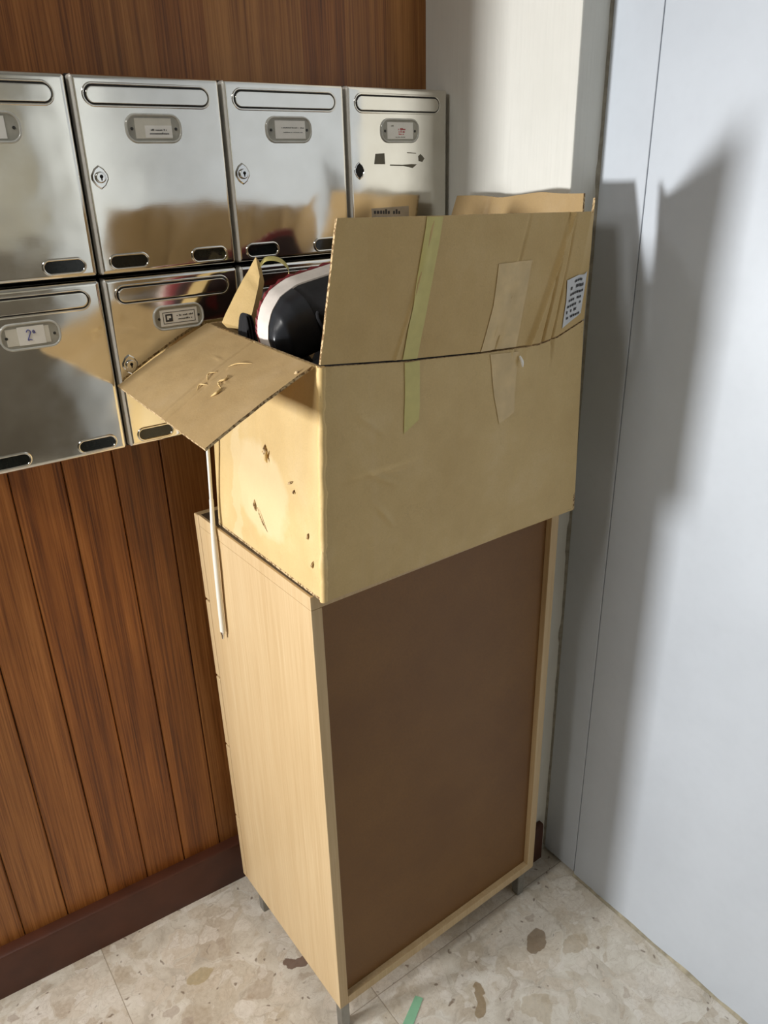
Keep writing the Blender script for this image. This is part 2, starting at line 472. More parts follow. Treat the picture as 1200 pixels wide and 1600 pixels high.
o = boxobj('ceiling', (-3.7, -3.4, 2.7), (0.3, 0.9, 2.8), 'ceiling'); struct(o)
# grey painted wall: narrow strip, seam, long panel
bm = bmesh.new()
box(bm, (PXR, SEAM + 0.0007, 0.010), (PXR + 0.10, PY - 0.004, 2.7), 0.0015)
box(bm, (PXR, -3.4, 0.0), (PXR + 0.10, SEAM - 0.0007, 2.7), 0.0015)
box(bm, (PXR + 0.010, SEAM - 0.01, 0), (PXR + 0.10, SEAM + 0.01, 2.7), 0, 1)
box(bm, (PXR + 0.02, SEAM, 0), (PXR + 0.10, PY, 0.02), 0, 1)
struct(link('wall_right', bm, ['grey_paint', 'dark_gap']))
# white pillar
bm = bmesh.new(); box(bm, (0.0, PY, 0.0), (PXR + 0.2, 0.2, 2.7), 0.0025)
struct(link('wall_corner', bm, 'white_paint'))
# ragged plaster joint between pillar and grey wall
bm = bmesh.new(); rings = []
for i in range(160):
    z = 0.02 + 2.66 * i / 159
    w = 0.0022 + 0.0022 * (0.5 + ns((1.3, 0, z), 22)) + (0.004 if ns((7, 2, z), 9) > 0.33 else 0)
    d = 0.002 + 0.0015 * ns((4, 1, z), 40)
    rings.append([(PXR - w, PY + 0.001, z), (PXR - w * 0.6, PY - d, z), (PXR + 0.001, PY - 0.0045 - d * .3, z), (PXR + 0.001, PY + 0.001, z)])
loops(bm, rings)
struct(link('trim_1', bm, 'plaster', None, 30))
# sealant bead along the foot of the grey wall
bm = bmesh.new(); rings = []
for i in range(200):
    y = SEAM - 0.0 - (3.34 + SEAM) * (i / 199) ** 1.5
    h = 0.006 + 0.005 * (ns((0, y, 3), 14) + 0.3 * ns((0, y, 9), 60)); w = 0.005 + 0.004 * ns((0, y, 5), 11)
    h = max(h, .002); w = max(w, .002)
    rings.append([(PXR + 0.001, y, 0.0), (PXR - w, y, 0.0005), (PXR - w * .5, y, h * .6), (PXR + 0.001, y, h)])
loops(bm, rings)
struct(link('trim_2', bm, 'sealant', None, 40))
# skirting boards
bm = bmesh.new()
prof = [(0.001, 0.0), (-0.0275, 0.0), (-0.0275, 0.098), (-0.0255, 0.1035), (-0.021, 0.106), (0.001, 0.106)]
loops(bm, [[(x, y, z) for y, z in prof] for x in (-2.0, -0.0015)])
o = link('baseboard_back', bm, 'skirting', None, 30); o.rotation_euler = (0, 0, math.atan(SL)); struct(o)
bm = bmesh.new()
loops(bm, [[(x, PY + y * .5, z) for y, z in prof] for x in (-0.012, PXR - 0.022)])
loops(bm, [[(y * .45, yy, z) for y, z in prof] for yy in (PY - 0.012, -0.03)])
struct(link('baseboard_corner', bm, 'skirting', None, 30))
# rest of the hall (seen only as reflections in the steel)
bm = bmesh.new()
box(bm, (-3.7, -3.5, 1.22), (0.3, -3.4, 2.7), 0, 0)
struct(link('wall_front', bm, 'beige_wall'))
bm = bmesh.new()
box(bm, (-3.7, -3.5, 0), (0.0637, -3.385, 1.2), 0.002); box(bm, (-3.7, -3.5, 1.2), (0.0637, -3.37, 1.23), 0.004)
struct(link('trim_3', bm, 'taupe_wall'))
bm = bmesh.new(); box(bm, (-3.7, -3.4, 0), (-3.6, -0.15, 2.7)); box(bm, (-3.7, 0.57, 0), (-3.6, 0.9, 2.7)); box(bm, (-3.7, -0.15, 2.1), (-3.6, 0.57, 2.7))
struct(link('wall_left', bm, 'taupe_wall'))
bm = bmesh.new(); box(bm, (-3.6, 0.8, 0), (-2.0, 0.9, 2.7)); box(bm, (-2.02, 0.262, 0), (-2.0, 0.8, 2.7))
struct(link('wall_recess', bm, 'taupe_wall'))
d1 = bpy.data.objects.new('door_1', None); COL.objects.link(d1); d1.location = (-3.65, 0.21, 0); struct(d1)
bm = bmesh.new()
for lo, hi in (((-3.68, -.15, 0), (-3.62, -.05, 2.1)), ((-3.68, .47, 0), (-3.62, .57, 2.1)), ((-3.68, -.05, 0), (-3.62, .47, .25)), ((-3.68, -.05, 1.95), (-3.62, .47, 2.1)), ((-3.68, -.05, 1.2), (-3.62, .47, 1.28))):
    box(bm, lo, hi, 0.004)
link('door_frame', bm, 'leg_metal', d1)
bm = bmesh.new(); box(bm, (-3.655, -.05, .25), (-3.645, .47, 1.2)); box(bm, (-3.655, -.05, 1.28), (-3.645, .47, 1.95))
t = NT('frosted_door_glass'); t.out((.75, .78, .78, 1), .3, 0.0, Transmission_Weight=0.6); MAT['frost'] = t.m
link('glass_pane', bm, 'frost', d1)

# ================================================================== mailboxes
W, H, ZT, YF = 0.2211, 0.2643, 1.6345, -0.0697

def words(bm, cx, cz, rows, y, slant=0.0):
    """rows: (dx, dz, length, height): a row of tiny printed letters"""
    for dx, dz, ln, ht in rows:
        x = cx + dx - ln / 2; end = x + ln
        while x < end:
            w = random.uniform(.45, .8) * ht
            if random.random() < .13: x += ht * .7; continue
            h = ht * random.choice((.65, .65, .7, 1.0))
            z0 = cz + dz + slant * (x - cx)
            vs = [bm.verts.new(p) for p in ((x, y, z0), (x + w * .85, y, z0), (x + w * .85, y, z0 + h), (x, y, z0 + h))]
            bm.faces.new(vs)
            x += w + ht * .12

def scribble(name, pts, y, rad, mat, parent):
    bm = bmesh.new(); tube(bm, spline([(x, y, z) for x, z in pts], 5), rad, 5)
    return link(name, bm, mat, parent, 60)

def mailbox(col, row, label, card='plain', lock=True):
    x0 = -0.005 - W * (5 - col); z0 = ZT - H * (row + 1)
    ywall = SL * (x0 + W / 2)
    r = thing('mailbox', label, 'mailbox', (x0 + W / 2, 0, z0), 'steel mailboxes on the plank wall')
    X = lambda v: x0 + v
    Z = lambda v: z0 + H - v          # measured down from the top edge
    bm = bmesh.new(); box(bm, (X(.002), YF + 0.016, z0 + .002), (X(W - .002), SL * X(W) - 0.001, z0 + H - .002), 0.001)
    link('casing', bm, 'casing', r)
    bm = bmesh.new(); plate(bm, X(W / 2), z0 + H / 2, W - .0055, H - .006, .0045, YF + .0155, YF, .0055)
    bm.normal_update()
    door = link('door', bm, ['steel', 'edge_glint'], r, 40)
    for f in door.data.polygons:
        if f.normal.x < -.30: f.material_index = 1  # left-facing edges coloured near-white to imitate their bright highlight
    yb = YF - 0.0002
    # letter slot: flap in a pressed rim
    sx, sz, sw, sh = X(.109), Z(.0275), .181, .0255
    bm = bmesh.new(); plate(bm, sx, sz, sw, sh, sh / 2, YF + .001, yb - .0003, 0); s = link('letter_slot', bm, 'dark_gap', r)
    bm = bmesh.new(); plate(bm, sx + .0004, sz - .0002, sw - .0046, sh - .0050, sh / 2 - .0025, YF + .001, yb - .0014, .0008); link('slot_flap', bm, 'steel', s, 40)
    bm = bmesh.new(); bead(bm, sx, sz, sw + .002, sh + .002, sh / 2 + .001, .0032, .0012, YF + .0001); link('slot_rim', bm, 'steel', s, 60)
    # name plate
    nx, nz, nw, nh = X(.1105), Z(.0685), .0800, .0350
    bm = bmesh.new(); plate(bm, nx, nz, nw - .002, nh - .002, .0135, YF + .001, yb - .0008, 0); h_ = link('name_holder', bm, 'holder_back', r)
    bm = bmesh.new(); bead(bm, nx, nz, nw, nh, .0145, .0036, .0034, YF + .0002); link('holder_rim', bm, 'clear_rim', h_, 60)
    for sgn in (-1, 1):
        bm = bmesh.new(); plate(bm, nx + sgn * .0325, nz - .0005, .0042, .0042, .0021, YF, yb - .0018, .0006); link('rivet', bm, 'casing', h_, 40)
    yc = yb - .0014
    def cardpiece(nm, dx, dz, w, h, mat, y=yc):
        bm = bmesh.new(); box(bm, (nx + dx - w / 2, y, nz + dz - h / 2), (nx + dx + w / 2, y + .0007, nz + dz + h / 2)); return link(nm, bm, mat, h_)
    def ink(rows, mat='ink', y=yc - .0003, dx=0, dz=0, slant=0.0):
        bm = bmesh.new(); words(bm, nx + dx, nz + dz, rows, y, slant); return link('printed_text', bm, mat, h_)
    if card == 'slip':
        cardpiece('name_card', -.001, 0, .054, .026, 'paper_grey')
        cardpiece('paper_slip', .006, -.004, .040, .0155, 'paper', yc - .0004)
        ink([(0, .0010, .0235, .0024), (0, -.0036, .0275, .0024)], dx=.006, dz=-.004, y=yc - .0007)
    elif card == 'lines':
        cardpiece('name_card', .002, 0, .0545, .0255, 'paper')
        ink([(-.006, .002, .022, .0016), (.015, .002, .018, .0016), (-.006, -.0045, .016, .0016), (.012, -.0045, .018, .0016)], dx=.003)
    elif card == 'left':
        cardpiece('name_card', -.004, 0, .052, .0265, 'paper')
        ink([(0, .001, .034, .0023), (-.002, -.0045, .03, .0023)], dx=-.002)
    elif card == 'red':
        cardpiece('name_card', 0, 0, .056, .026, 'paper')
        ink([(0, .0010, .0135, .0030), (.0005, -.0030, .0125, .0030), (0, -.0065, .0115, .0024)], 'red_ink', dx=.002)
        ink([(-.019, .0065, .008, .002), (.0, -.0105, .022, .0012)], 'grime')
    elif card == 'blue':
        cardpiece('name_card', -.0035, 0, .0585, .0235, 'paper_grey')
        cardpiece('paper_slip', .001, .0006, .036, .0255, 'paper', yc - .0004)
        cx, cz = nx - .0005, nz
        scribble('handwritten_digit', [(cx - .0050, cz + .0055), (cx - .0025, cz + .0085), (cx + .0005, cz + .0065), (cx - .0006, cz + .002), (cx - .0036, cz - .0035), (cx - .0040, cz - .0058), (cx - .0012, cz - .0050), (cx + .0012, cz - .0060)], yc - .0009, .0006, 'blue_ink', h_)
        scribble('handwritten_digit', [(cx + .0032, cz + .0045), (cx + .0048, cz + .0075), (cx + .0062, cz + .0055), (cx + .0044, cz + .0035), (cx + .0075, cz + .0038)], yc - .0009, .0005, 'blue_ink', h_)
    elif card == 'logo':
        cardpiece('name_card', 0, 0, .0610, .0245, 'paper')
        bm = bmesh.new(); bw, bh, e = .0525, .0175, .0008
        for lo, hi in (((-bw / 2, bh / 2 - e), (bw / 2, bh / 2)), ((-bw / 2, -bh / 2), (bw / 2, -bh / 2 + e)), ((-bw / 2, -bh / 2), (-bw / 2 + e, bh / 2)), ((bw / 2 - e, -bh / 2), (bw / 2, bh / 2))):
            box(bm, (nx + lo[0], yc - .0003, nz + lo[1]), (nx + hi[0], yc + .0001, nz + hi[1]))
        link('printed_border', bm, 'ink', h_)
        bm = bmesh.new(); qx, qz = nx - .0165, nz
        for lo, hi in (((-.0058, -.0058), (.0058, -.0030)), ((-.0058, .0034), (.0058, .0058)), ((-.0058, -.0030), (-.0034, .0034)), ((.0032, -.0030), (.0058, .0034)), ((-.0005, -.0030), (.0032, -.0006))):
            box(bm, (qx + lo[0], yc - .0003, qz + lo[1]), (qx + hi[0], yc + .0001, qz + hi[1]))
        link('printed_emblem', bm, 'ink', h_)
        ink([(.008, .0012, .026, .0026), (.008, -.0042, .022, .0026)], dx=.001)
    # lock
    lx, lz = X(.0225), Z(.1305)
    hexo = lambda a, b: [(0, b), (a * .55, b * .72), (a, b * .18), (a, -b * .18), (a * .55, -b * .72), (0, -b), (-a * .55, -b * .72), (-a, -b * .18), (-a, b * .18), (-a * .55, b * .72)]
    if lock:
        bm = bmesh.new()
        loops(bm, [[(lx + x, y, lz + z) for x, z in hexo(a, b)] for a, b, y in ((.0118, .0155, YF + .001), (.0118, .0155, YF - .0012), (.0100, .0135, YF - .0026))])
        lk = link('lock', bm, 'chrome', r, 25)
        bm = bmesh.new(); plate(bm, lx, lz, .0150, .0150, .0075, YF, YF - .0062, .0014); link('lock_barrel', bm, 'chrome', lk, 40)
        bm = bmesh.new(); plate(bm, lx + .0006, lz + .001, .0050, .0050, .0025, YF, YF - .0064, 0); plate(bm, lx + .0006, lz - .0018, .0018, .005, .0005, YF, YF - .0064, 0)
        link('keyhole', bm, 'dark_gap', lk)
    else:
        bm = bmesh.new(); loops(bm, [[(lx + x, y, lz + z) for x, z in hexo(.0082, .0118)] for y in (YF + .001, YF - .0004)])
        lk = link('lock_hole', bm, 'dark_gap', r)
        bm = bmesh.new(); rings = []
        for a, b, y in ((.0108, .0142, YF), (.0102, .0136, YF - .0011), (.0088, .0124, YF - .0013), (.0080, .0114, YF)):
            rings.append([(lx + x, y, lz + z) for x, z in hexo(a, b)])
        loops(bm, rings, False, False); link('lock_rim', bm, 'chrome', lk, 40)
    # two viewing windows near the bottom edge
    for wx in (.0465, .1740):
        bm = bmesh.new(); plate(bm, X(wx), Z(.2445), .0565, .0185, .0092, YF + .001, yb - .0002, 0); wn = link('viewing_window', bm, 'smoked', r)
        bm = bmesh.new(); bead(bm, X(wx), Z(.2445), .0575, .0195, .0097, .0040, .0022, YF + .0002); link('window_rim', bm, 'steel', wn, 60)
    return r, X, Z

mailbox(1, 0, 'top row steel mailbox cut by the left edge, white card with two printed lines', 'left')
mailbox(2, 0, 'top row steel mailbox with a white slip in its name holder', 'slip')
mailbox(3, 0, 'top row steel mailbox above the shoe, white card with thin grey lines', 'lines')
m4, X4, Z4 = mailbox(4, 0, 'rightmost steel mailbox beside the white pillar, red writing and missing lock', 'red', lock=False)
mailbox(1, 1, 'lower steel mailbox at left edge with a blue handwritten digit on its card', 'blue')
mailbox(2, 1, 'lower steel mailbox partly covered by the left carton flap, card with black emblem', 'logo')
mailbox(3, 1, 'lower steel mailbox mostly hidden behind the shoe and the tan packet', 'plain')
mailbox(4, 1, 'lower steel mailbox hidden behind the open carton next to the pillar', 'plain')
# glue marks and an old sticker on the rightmost mailbox
def patchpoly(name, pts, y, mat, parent):
    bm = bmesh.new(); loops(bm, [[(x, yy, z) for x, z in pts] for yy in (y, y - .0004)]); return link(name, bm, mat, parent)
patchpoly('glue_mark', [(X4(.057), Z4(.1045)), (X4(.076), Z4(.1035)), (X4(.077), Z4(.121)), (X4(.054), Z4(.1205))], YF, 'grime', m4)
patchpoly('glue_mark', [(X4(.151), Z4(.109)), (X4(.156), Z4(.1055)), (X4(.161), Z4(.109)), (X4(.165), Z4(.113)), (X4(.160), Z4(.1185)), (X4(.152), Z4(.117))], YF, 'grime', m4)
patchpoly('glue_mark', [(X4(.088), Z4(.1215)), (X4(.115), Z4(.1225)), (X4(.135), Z4(.1215)), (X4(.148), Z4(.122)), (X4(.138), Z4(.128)), (X4(.118), Z4(.1245)), (X4(.088), Z4(.1235))], YF, 'grime', m4)
patchpoly('glue_mark', [(X4(.126), Z4(.1025)), (X4(.146), Z4(.1035)), (X4(.146), Z4(.1048)), (X4(.126), Z4(.1038))], YF, 'grime', m4)
patchpoly('old_sticker', [(X4(.045), Z4(.1915)), (X4(.128), Z4(.1905)), (X4(.128), Z4(.224)), (X4(.048), Z4(.228))], YF, 'clear_sticker', m4)
bm = bmesh.new(); words(bm, X4(.078), Z4(.205), [(0, .003, .056, .008), (.0, -.010, .042, .005)], YF - .0006, -.05)
link('handwriting', bm, 'ink', m4)

# ================================================================== drawer cabinet
KX, KY, KTH, KW, KD, KL, KH = -0.5622, -0.4326, math.radians(.793), 0.519, 0.3711, 0.0732, 0.9602
cab = thing('drawer_cabinet', 'tall pale laminate drawer cabinet turned back to front under the cardboard carton', 'cabinet', (0, 0, 0))
def kbox(name, lo, hi, mat, parent, bev=0.0008):
    bm = bmesh.new(); box(bm, lo, hi, bev)
    bmesh.ops.transform(bm, matrix=Matrix.Translation((KX, KY, 0)) @ Matrix.Rotation(KTH, 4, 'Z'), verts=bm.verts)
    return link(name, bm, mat, parent)
T = 0.0185
kbox('side_panel', (0, 0, KL), (T, KD, KH - .0225), 'laminate', cab)
kbox('side_panel', (KW - T, 0, KL), (KW, KD, KH - .0225), 'laminate', cab)
kbox('top_panel', (0, 0, KH - .022), (KW, KD, KH), 'laminate', cab)
ts_ = kbox('top_shade_sheet', (.004, .004, KH - .0005), (KW - .004, KD - .004, KH + .0006), 'top_shade', cab, 0)  # thin dark sheet, puts the shade on the cabinet top into colour
ts_['label'] = 'dark sheet standing in for shade on the cabinet top'
kbox('bottom_panel', (T, 0.0, KL), (KW - T, KD, KL + .019), 'laminate', cab)
kbox('back_panel', (T, 0.012, KL + .019), (KW - T, 0.016, KH - .022), 'hardboard', cab, 0)
zs = [KH - .001, .782, .610, .440, .2465, KL - .004]
for a, b in zip(zs[:-1], zs[1:]):
    dr = kbox('drawer_front', (-.0005, KD + .0015, b + .0025), (KW + .0005, KD + .019, a - .0015), 'laminate', cab, 0.0025)
for lx_, ly_ in ((.003, .003), (KW - .036, .008), (.010, KD - .045), (KW - .036, KD - .045)):
    kbox('leg', (lx_, ly_, 0), (lx_ + .019, ly_ + .019, KL), 'leg_metal', cab, 0.002)

# ================================================================== cardboard carton
V = Vector
carton = thing('cardboard_carton', 'open brown cardboard carton of shoes standing on the drawer cabinet', 'carton', (-0.30, -0.29, 0.9605))
ZB = 0.9614
PROF = {
 'front': ([(0, V((-.556, -.4574, ZB))), (1, V((-.0495, -.4624, ZB)))],
           [(0, V((-.5415, -.4620, 1.2870))), (.25, V((-.415, -.4645, 1.2745))), (.53, V((-.282, -.466, 1.2655))), (.78, V((-.1665, -.4660, 1.2610))), (.88, V((-.1256, -.4660, 1.2665))), (1, V((-.068, -.4660, 1.2850)))]),
 'left': ([(0, V((-.557, -.1250, ZB))), (1, V((-.556, -.4574, ZB)))],
          [(0, V((-.5180, -.0830, 1.2875))), (1, V((-.5415, -.4620, 1.2870)))]),
 'right': ([(0, V((-.0495, -.4624, ZB))), (1, V((-.052, -.1200, ZB)))],
           [(0, V((-.068, -.4660, 1.2850))), (1, V((-.080, -.1000, 1.2880)))]),
 'back': ([(0, V((-.052, -.1200, ZB))), (1, V((-.557, -.1250, ZB)))],
          [(0, V((-.080, -.1000, 1.2880))), (1, V((-.5180, -.0830, 1.2875)))]),
}
OUTN = {'front': V((0, -1, 0)), 'left': V((-1, 0, 0)), 'right': V((1, 0, 0)), 'back': V((0, 1, 0))}
def bulge(side, u, v, p):
    e = min(u, 1 - u, v, 1 - v); w = min(1, e * 9)
    d = 0.0018 * ns(p, 9) * w + 0.0009 * ns(p, 30) * w
    if side == 'front':
        d += 0.006 * math.sin(PI * u) * math.sin(PI * v)
        # creases running in from the left edge
        for cu, cv, ang, ln, amp in ((.66, .90, 1.35, .30, -.0024), (.72, .90, 1.5, .26, .0020), (.03, .9, 1.5, .9, .0016), (.06, .52, .1, .22, .0022), (.12, .56, -.5, .12, .0018), (.16, .40, -.9, .10, .0018), (.10, .80, -.6, .10, .0012), (.84, .82, 1.45, .2, -.002), (.66, .86, 1.5, .16, .0016)):
            du, dv = (u - cu) * .5, (v - cv) * .32
            s = du * math.cos(ang) + dv * math.sin(ang); t_ = -du * math.sin(ang) + dv * math.cos(ang)
            if 0 < s < ln * .6: d += 1.7 * amp * max(0, 1 - abs(t_) / .006) * math.sin(PI * s / (ln * .6))
    if side == 'left':
        d += 0.004 * math.sin(PI * u) * math.sin(PI * v)
        for cu, cv, rad, amp in ((.56, .52, .02, -.005), (.60, .53, .012, .004), (.47, .70, .012, -.003), (.80, .42, .012, -.003), (.42, .25, .02, -.003), (.90, .13, .015, .002), (.88, .32, .010, -.002)):
            r2 = ((u - cu) ** 2 * .11 + (v - cv) ** 2 * .11) / (rad * rad * .6)
            d += amp * math.exp(-r2 * 3)
    return d
def wallfn(side):
    bot, top = PROF[side]; n = OUTN[side]
    def fn(u, v):
        p = lerp_poly(bot, u).lerp(lerp_poly(top, u), v)
        return p + n * bulge(side, u, v, p)
    return fn
bm = bmesh.new()
for s_, nu, nv in (('front', 190, 120), ('left', 70, 64), ('right', 16, 12), ('back', 16, 12)):
    sheet(bm, wallfn(s_), nu, nv, 0.004, -OUTN[s_], mi_back=2)
def bottom(u, v):
    return V((-.556, -.4574, ZB)).lerp(V((-.0495, -.4624, ZB)), u).lerp(V((-.557, -.125, ZB)).lerp(V((-.052, -.12, ZB)), u), v)
sheet(bm, bottom, 6, 6, 0.004, (0, 0, 1))
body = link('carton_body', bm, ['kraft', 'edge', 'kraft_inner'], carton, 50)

# crushed, paler corner edge between the left and front faces
bm = bmesh.new(); rings = []
for i in range(70):
    v = i / 69
    p = V((-.556, -.4574, ZB)).lerp(V((-.5415, -.4620, 1.2865)), v)
    r_ = 0.0056 + 0.0030 * ns((p.z, 2, 0), 38) + .0012 * ns((p.z, 8, 0), 120)
    j = V((0.0016 * ns((p.z, 5, 1), 30), 0.0016 * ns((p.z, 1, 7), 26), 0))
    rings.append([p + j + V((.003, .003, 0)) + V((math.cos(a), math.sin(a), 0)) * r_ for a in [2 * PI * k / 12 for k in range(12)]])
loops(bm, rings)
link('crushed_corner', bm, 'kraft_light', carton, 60)

# flaps -------------------------------------------------------------
FTOP = [(0, V((-.5150, -.4750, 1.4546))), (.27, V((-.389, -.4760, 1.4508))), (.56, V((-.252, -.4765, 1.4470))), (.80, V((-.1405, -.4770, 1.4435))), (.93, V((-.082, -.4770, 1.4420))), (1, V((-.0560, -.4700, 1.4590)))]
FBOT = [(u, p + V((0, -.0005, .0030))) for u, p in PROF['front'][1]]
def frontflap(u, v):
    p = lerp_poly(FBOT, u).lerp(lerp_poly(FTOP, u), v)
    p = p.copy()
    if u > .93: p.z -= 0.010 * v * math.sin(PI * (u - .93) / .07) ; p.y += .010 * (u - .93) / .07 * v
    d = 0.0012 * ns(p, 8) + .0006 * ns(p, 35)
    # vertical creases pressed into the board
    for c0, c1, w, a in ((.66, .58, .010, -.0016), (.845, .735, .016, .0030), (.80, .83, .008, -.0022), (.86, .85, .006, -.0016), (.22, .30, .008, .0012)):
        uc = c0 + (c1 - c0) * (1 - v) if c0 > c1 else c0 + (c1 - c0) * v
        d += 2.2 * a * max(0, 1 - abs(u - uc) / w) * (0.4 + .6 * (1 - v) if a < 0 else 1)
    d += .004 * math.sin(PI * v) * math.sin(PI * u)
    return p + V((0, -1, 0)) * d
bm = bmesh.new(); sheet(bm, frontflap, 260, 44, 0.0038, (0, 1, 0), mi_back=2)
link('flap', bm, ['kraft_flap', 'edge', 'kraft_inner'], carton, 50)

LH = [V((-.5180, -.0830, 1.2885)), V((-.5450, -.4500, 1.2875))]
LT = [V((-.6720, -.0745, 1.2118)), V((-.6905, -.4389, 1.2101))]
def leftflap(u, v):
    p = LH[0].lerp(LH[1], u).lerp(LT[0].lerp(LT[1], u), v).copy()
    n = V((-.45, 0, .89))
    d = .0014 * ns(p, 10) + .0006 * ns(p, 40) + .004 * math.sin(PI * v) * .6
    d -= .0018 * max(0, 1 - abs(u - (.50 + .06 * v)) / .012)
    d -= .0012 * max(0, 1 - abs(u - (.57 + .05 * v)) / .010) * (v > .35)
    for cu, cv, ru, rv, a in ((.60, .52, .012, .05, .0014), (.66, .46, .03, .012, .0012), (.53, .46, .010, .04, .0011), (.69, .53, .010, .05, .0014), (.44, .30, .04, .012, .0010)):
        d += a * math.exp(-((u - cu) / ru) ** 2 - ((v - cv) / rv) ** 2)
    return p + n * d
bm = bmesh.new(); sheet(bm, leftflap, 220, 70, 0.0038, (.38, 0, -.92))
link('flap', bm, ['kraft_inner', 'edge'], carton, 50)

def curl(pts, w, mat='kraft_light'):
    bm = bmesh.new(); P_ = [leftflap(a, b) + V((-.45, 0, .89)) * (.0004 + .0022 * math.sin(PI * k / (len(pts) - 1))) for k, (a, b) in enumerate(pts)]
    P_ = spline(P_, 4); m = len(P_) - 1
    tube(bm, P_, [w * (.25 + math.sin(PI * k / m)) for k in range(m + 1)], 6); link('torn_paper', bm, mat, carton, 60)
curl([(.64, .40), (.67, .44), (.655, .50), (.70, .53)], .0012)
curl([(.70, .52), (.72, .58), (.70, .63)], .0015)
curl([(.56, .42), (.54, .48), (.57, .53)], .0010)
curl([(.60, .56), (.57, .60), (.585, .65)], .0009)
curl([(.68, .20), (.62, .27), (.58, .33)], .0007)
curl([(.985, .10), (.97, .13)], .0022, 'edge')

def rightflap(u, v):
    a = V((-.078, -.455, 1.2885)).lerp(V((-.084, -.106, 1.289)), u)
    b = V((-.034, -.4180, 1.4640)).lerp(V((-.030, -.1250, 1.4590)), u)
    p = a.lerp(b, v).copy()
    p.z += (-.004 * math.exp(-((u - .62) / .12) ** 2) + .003 * math.exp(-((u - .3) / .1) ** 2)) * v
    d = .0014 * ns(p, 9) - .004 * max(0, 1 - abs(u - .70) / .02)
    return p + V((-1, 0, 0)) * d
bm = bmesh.new(); sheet(bm, rightflap, 60, 24, 0.0038, (1, 0, 0))
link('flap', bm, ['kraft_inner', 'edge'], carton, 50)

def backflap(u, v):
    a = V((-.085, -.0985, 1.2885)).lerp(V((-.512, -.0830, 1.288)), u)
    b = V((-.090, -.0830, 1.1200)).lerp(V((-.515, -.0780, 1.1200)), u)
    p = a.lerp(b, v).copy(); p.z += .012 * math.sin(PI * min(1, v * 3)) * .4
    return p
bm = bmesh.new(); sheet(bm, backflap, 24, 16, 0.0030, (0, 1, 0))
link('flap', bm, ['kraft_flap', 'edge'], carton, 50)

# tapes and label follow the two front surfaces ----------------------
ffront = wallfn('front')
def on_front(x, z, off):
    u = .5; v = .5
    for _ in range(14):
        f, top = (ffront, False)
        p = f(u, v); zt = lerp_poly(PROF['front'][1], u).z
        u = min(1, max(0, u + (x - p.x) / .49)); v = min(1, max(0, (z - ZB) / (zt - ZB)))
    return f(u, v) + V((0, -off, 0))
def on_flap(x, z, off):
    u = .5; v = .5
    for _ in range(14):
        p = frontflap(u, v); zb = lerp_poly(FBOT, u).z; zt = lerp_poly(FTOP, u).z
        u = min(1, max(0, u + (x - p.x) / .46)); v = min(1, max(0, (z - zb) / (zt - zb)))
    return frontflap(u, v) + V((0, -off, 0))
def strip(name, fn, L, R, n, m, mat, off=.0012, th=.0004):
    """L, R: polylines of (x, z), resampled"""
    Lp = [(i / (len(L) - 1), V((a, 0, b))) for i, (a, b) in enumerate(L)]
    Rp = [(i / (len(R) - 1), V((a, 0, b))) for i, (a, b) in enumerate(R)]
    bm = bmesh.new()
    def f(u, v):
        q = lerp_poly(Lp, u).lerp(lerp_poly(Rp, u), v); return fn(q.x, q.z, off)
    sheet(bm, f, n, m, th, (0, 1, 0), 0, 0)
    return link(name, bm, mat, carton, 50)
o = strip('masking_tape', on_flap, [(-.3868, 1.4500), (-.4050, 1.360), (-.4185, 1.277)], [(-.3613, 1.4490), (-.3800, 1.360), (-.3945, 1.276)], 24, 4, 'mask_tape')
o['label'] = 'long yellow masking tape strip'
strip('masking_tape', on_front, [(-.4150, 1.2735), (-.4165, 1.220), (-.4190, 1.1780)], [(-.3905, 1.2725), (-.3915, 1.215), (-.3940, 1.1930)], 14, 4, 'mask_tape')
strip('clear_tape', on_flap, [(-.2640, 1.385), (-.268, 1.330), (-.283, 1.268)], [(-.2000, 1.385), (-.208, 1.325), (-.214, 1.264)], 18, 8, 'clear_tape', .0010)
strip('clear_tape', on_front, [(-.2640, 1.2620), (-.2560, 1.200), (-.2440, 1.1560)], [(-.2080, 1.2580), (-.2130, 1.200), (-.2120, 1.1680)], 14, 6, 'clear_tape', .0010)
lab = strip('shipping_label', on_flap, [(-.1215, 1.3500), (-.1180, 1.320), (-.1190, 1.2800)], [(-.0705, 1.3610), (-.0745, 1.330), (-.0790, 1.2990)], 12, 6, 'label', .0014)
lab['label'] = 'worn white label with printed text'
bm = bmesh.new()
for k in range(7):
    zz = 1.343 - k * .0085
    x = -.113 + .002 * math.sin(k)
    while x < -.083:
        w = random.uniform(.002, .0045); h = .0035 if k not in (1, 5) else .0045
        if random.random() < .75:
            sl = .24
            pts = [on_flap(x, zz + (x + .113) * sl, .0022), on_flap(x + w, zz + (x + w + .113) * sl, .0022), on_flap(x + w, zz + h + (x + w + .113) * sl, .0022), on_flap(x, zz + h + (x + .113) * sl, .0022)]
            bm.faces.new([bm.verts.new(p) for p in pts])
        x += w + .0012
link('printed_text', bm, 'ink', lab)
# torn strip of paper hanging at the tape
bm = bmesh.new(); pts = spline([on_front(-.2075, 1.252, .003), on_front(-.2055, 1.244, .006), on_front(-.2040, 1.236, .006)], 4)
tube(bm, pts, [.0012 + .0012 * math.sin(PI * i / 8) for i in range(len(pts))], 6); link('torn_paper', bm, 'paper', carton, 60)
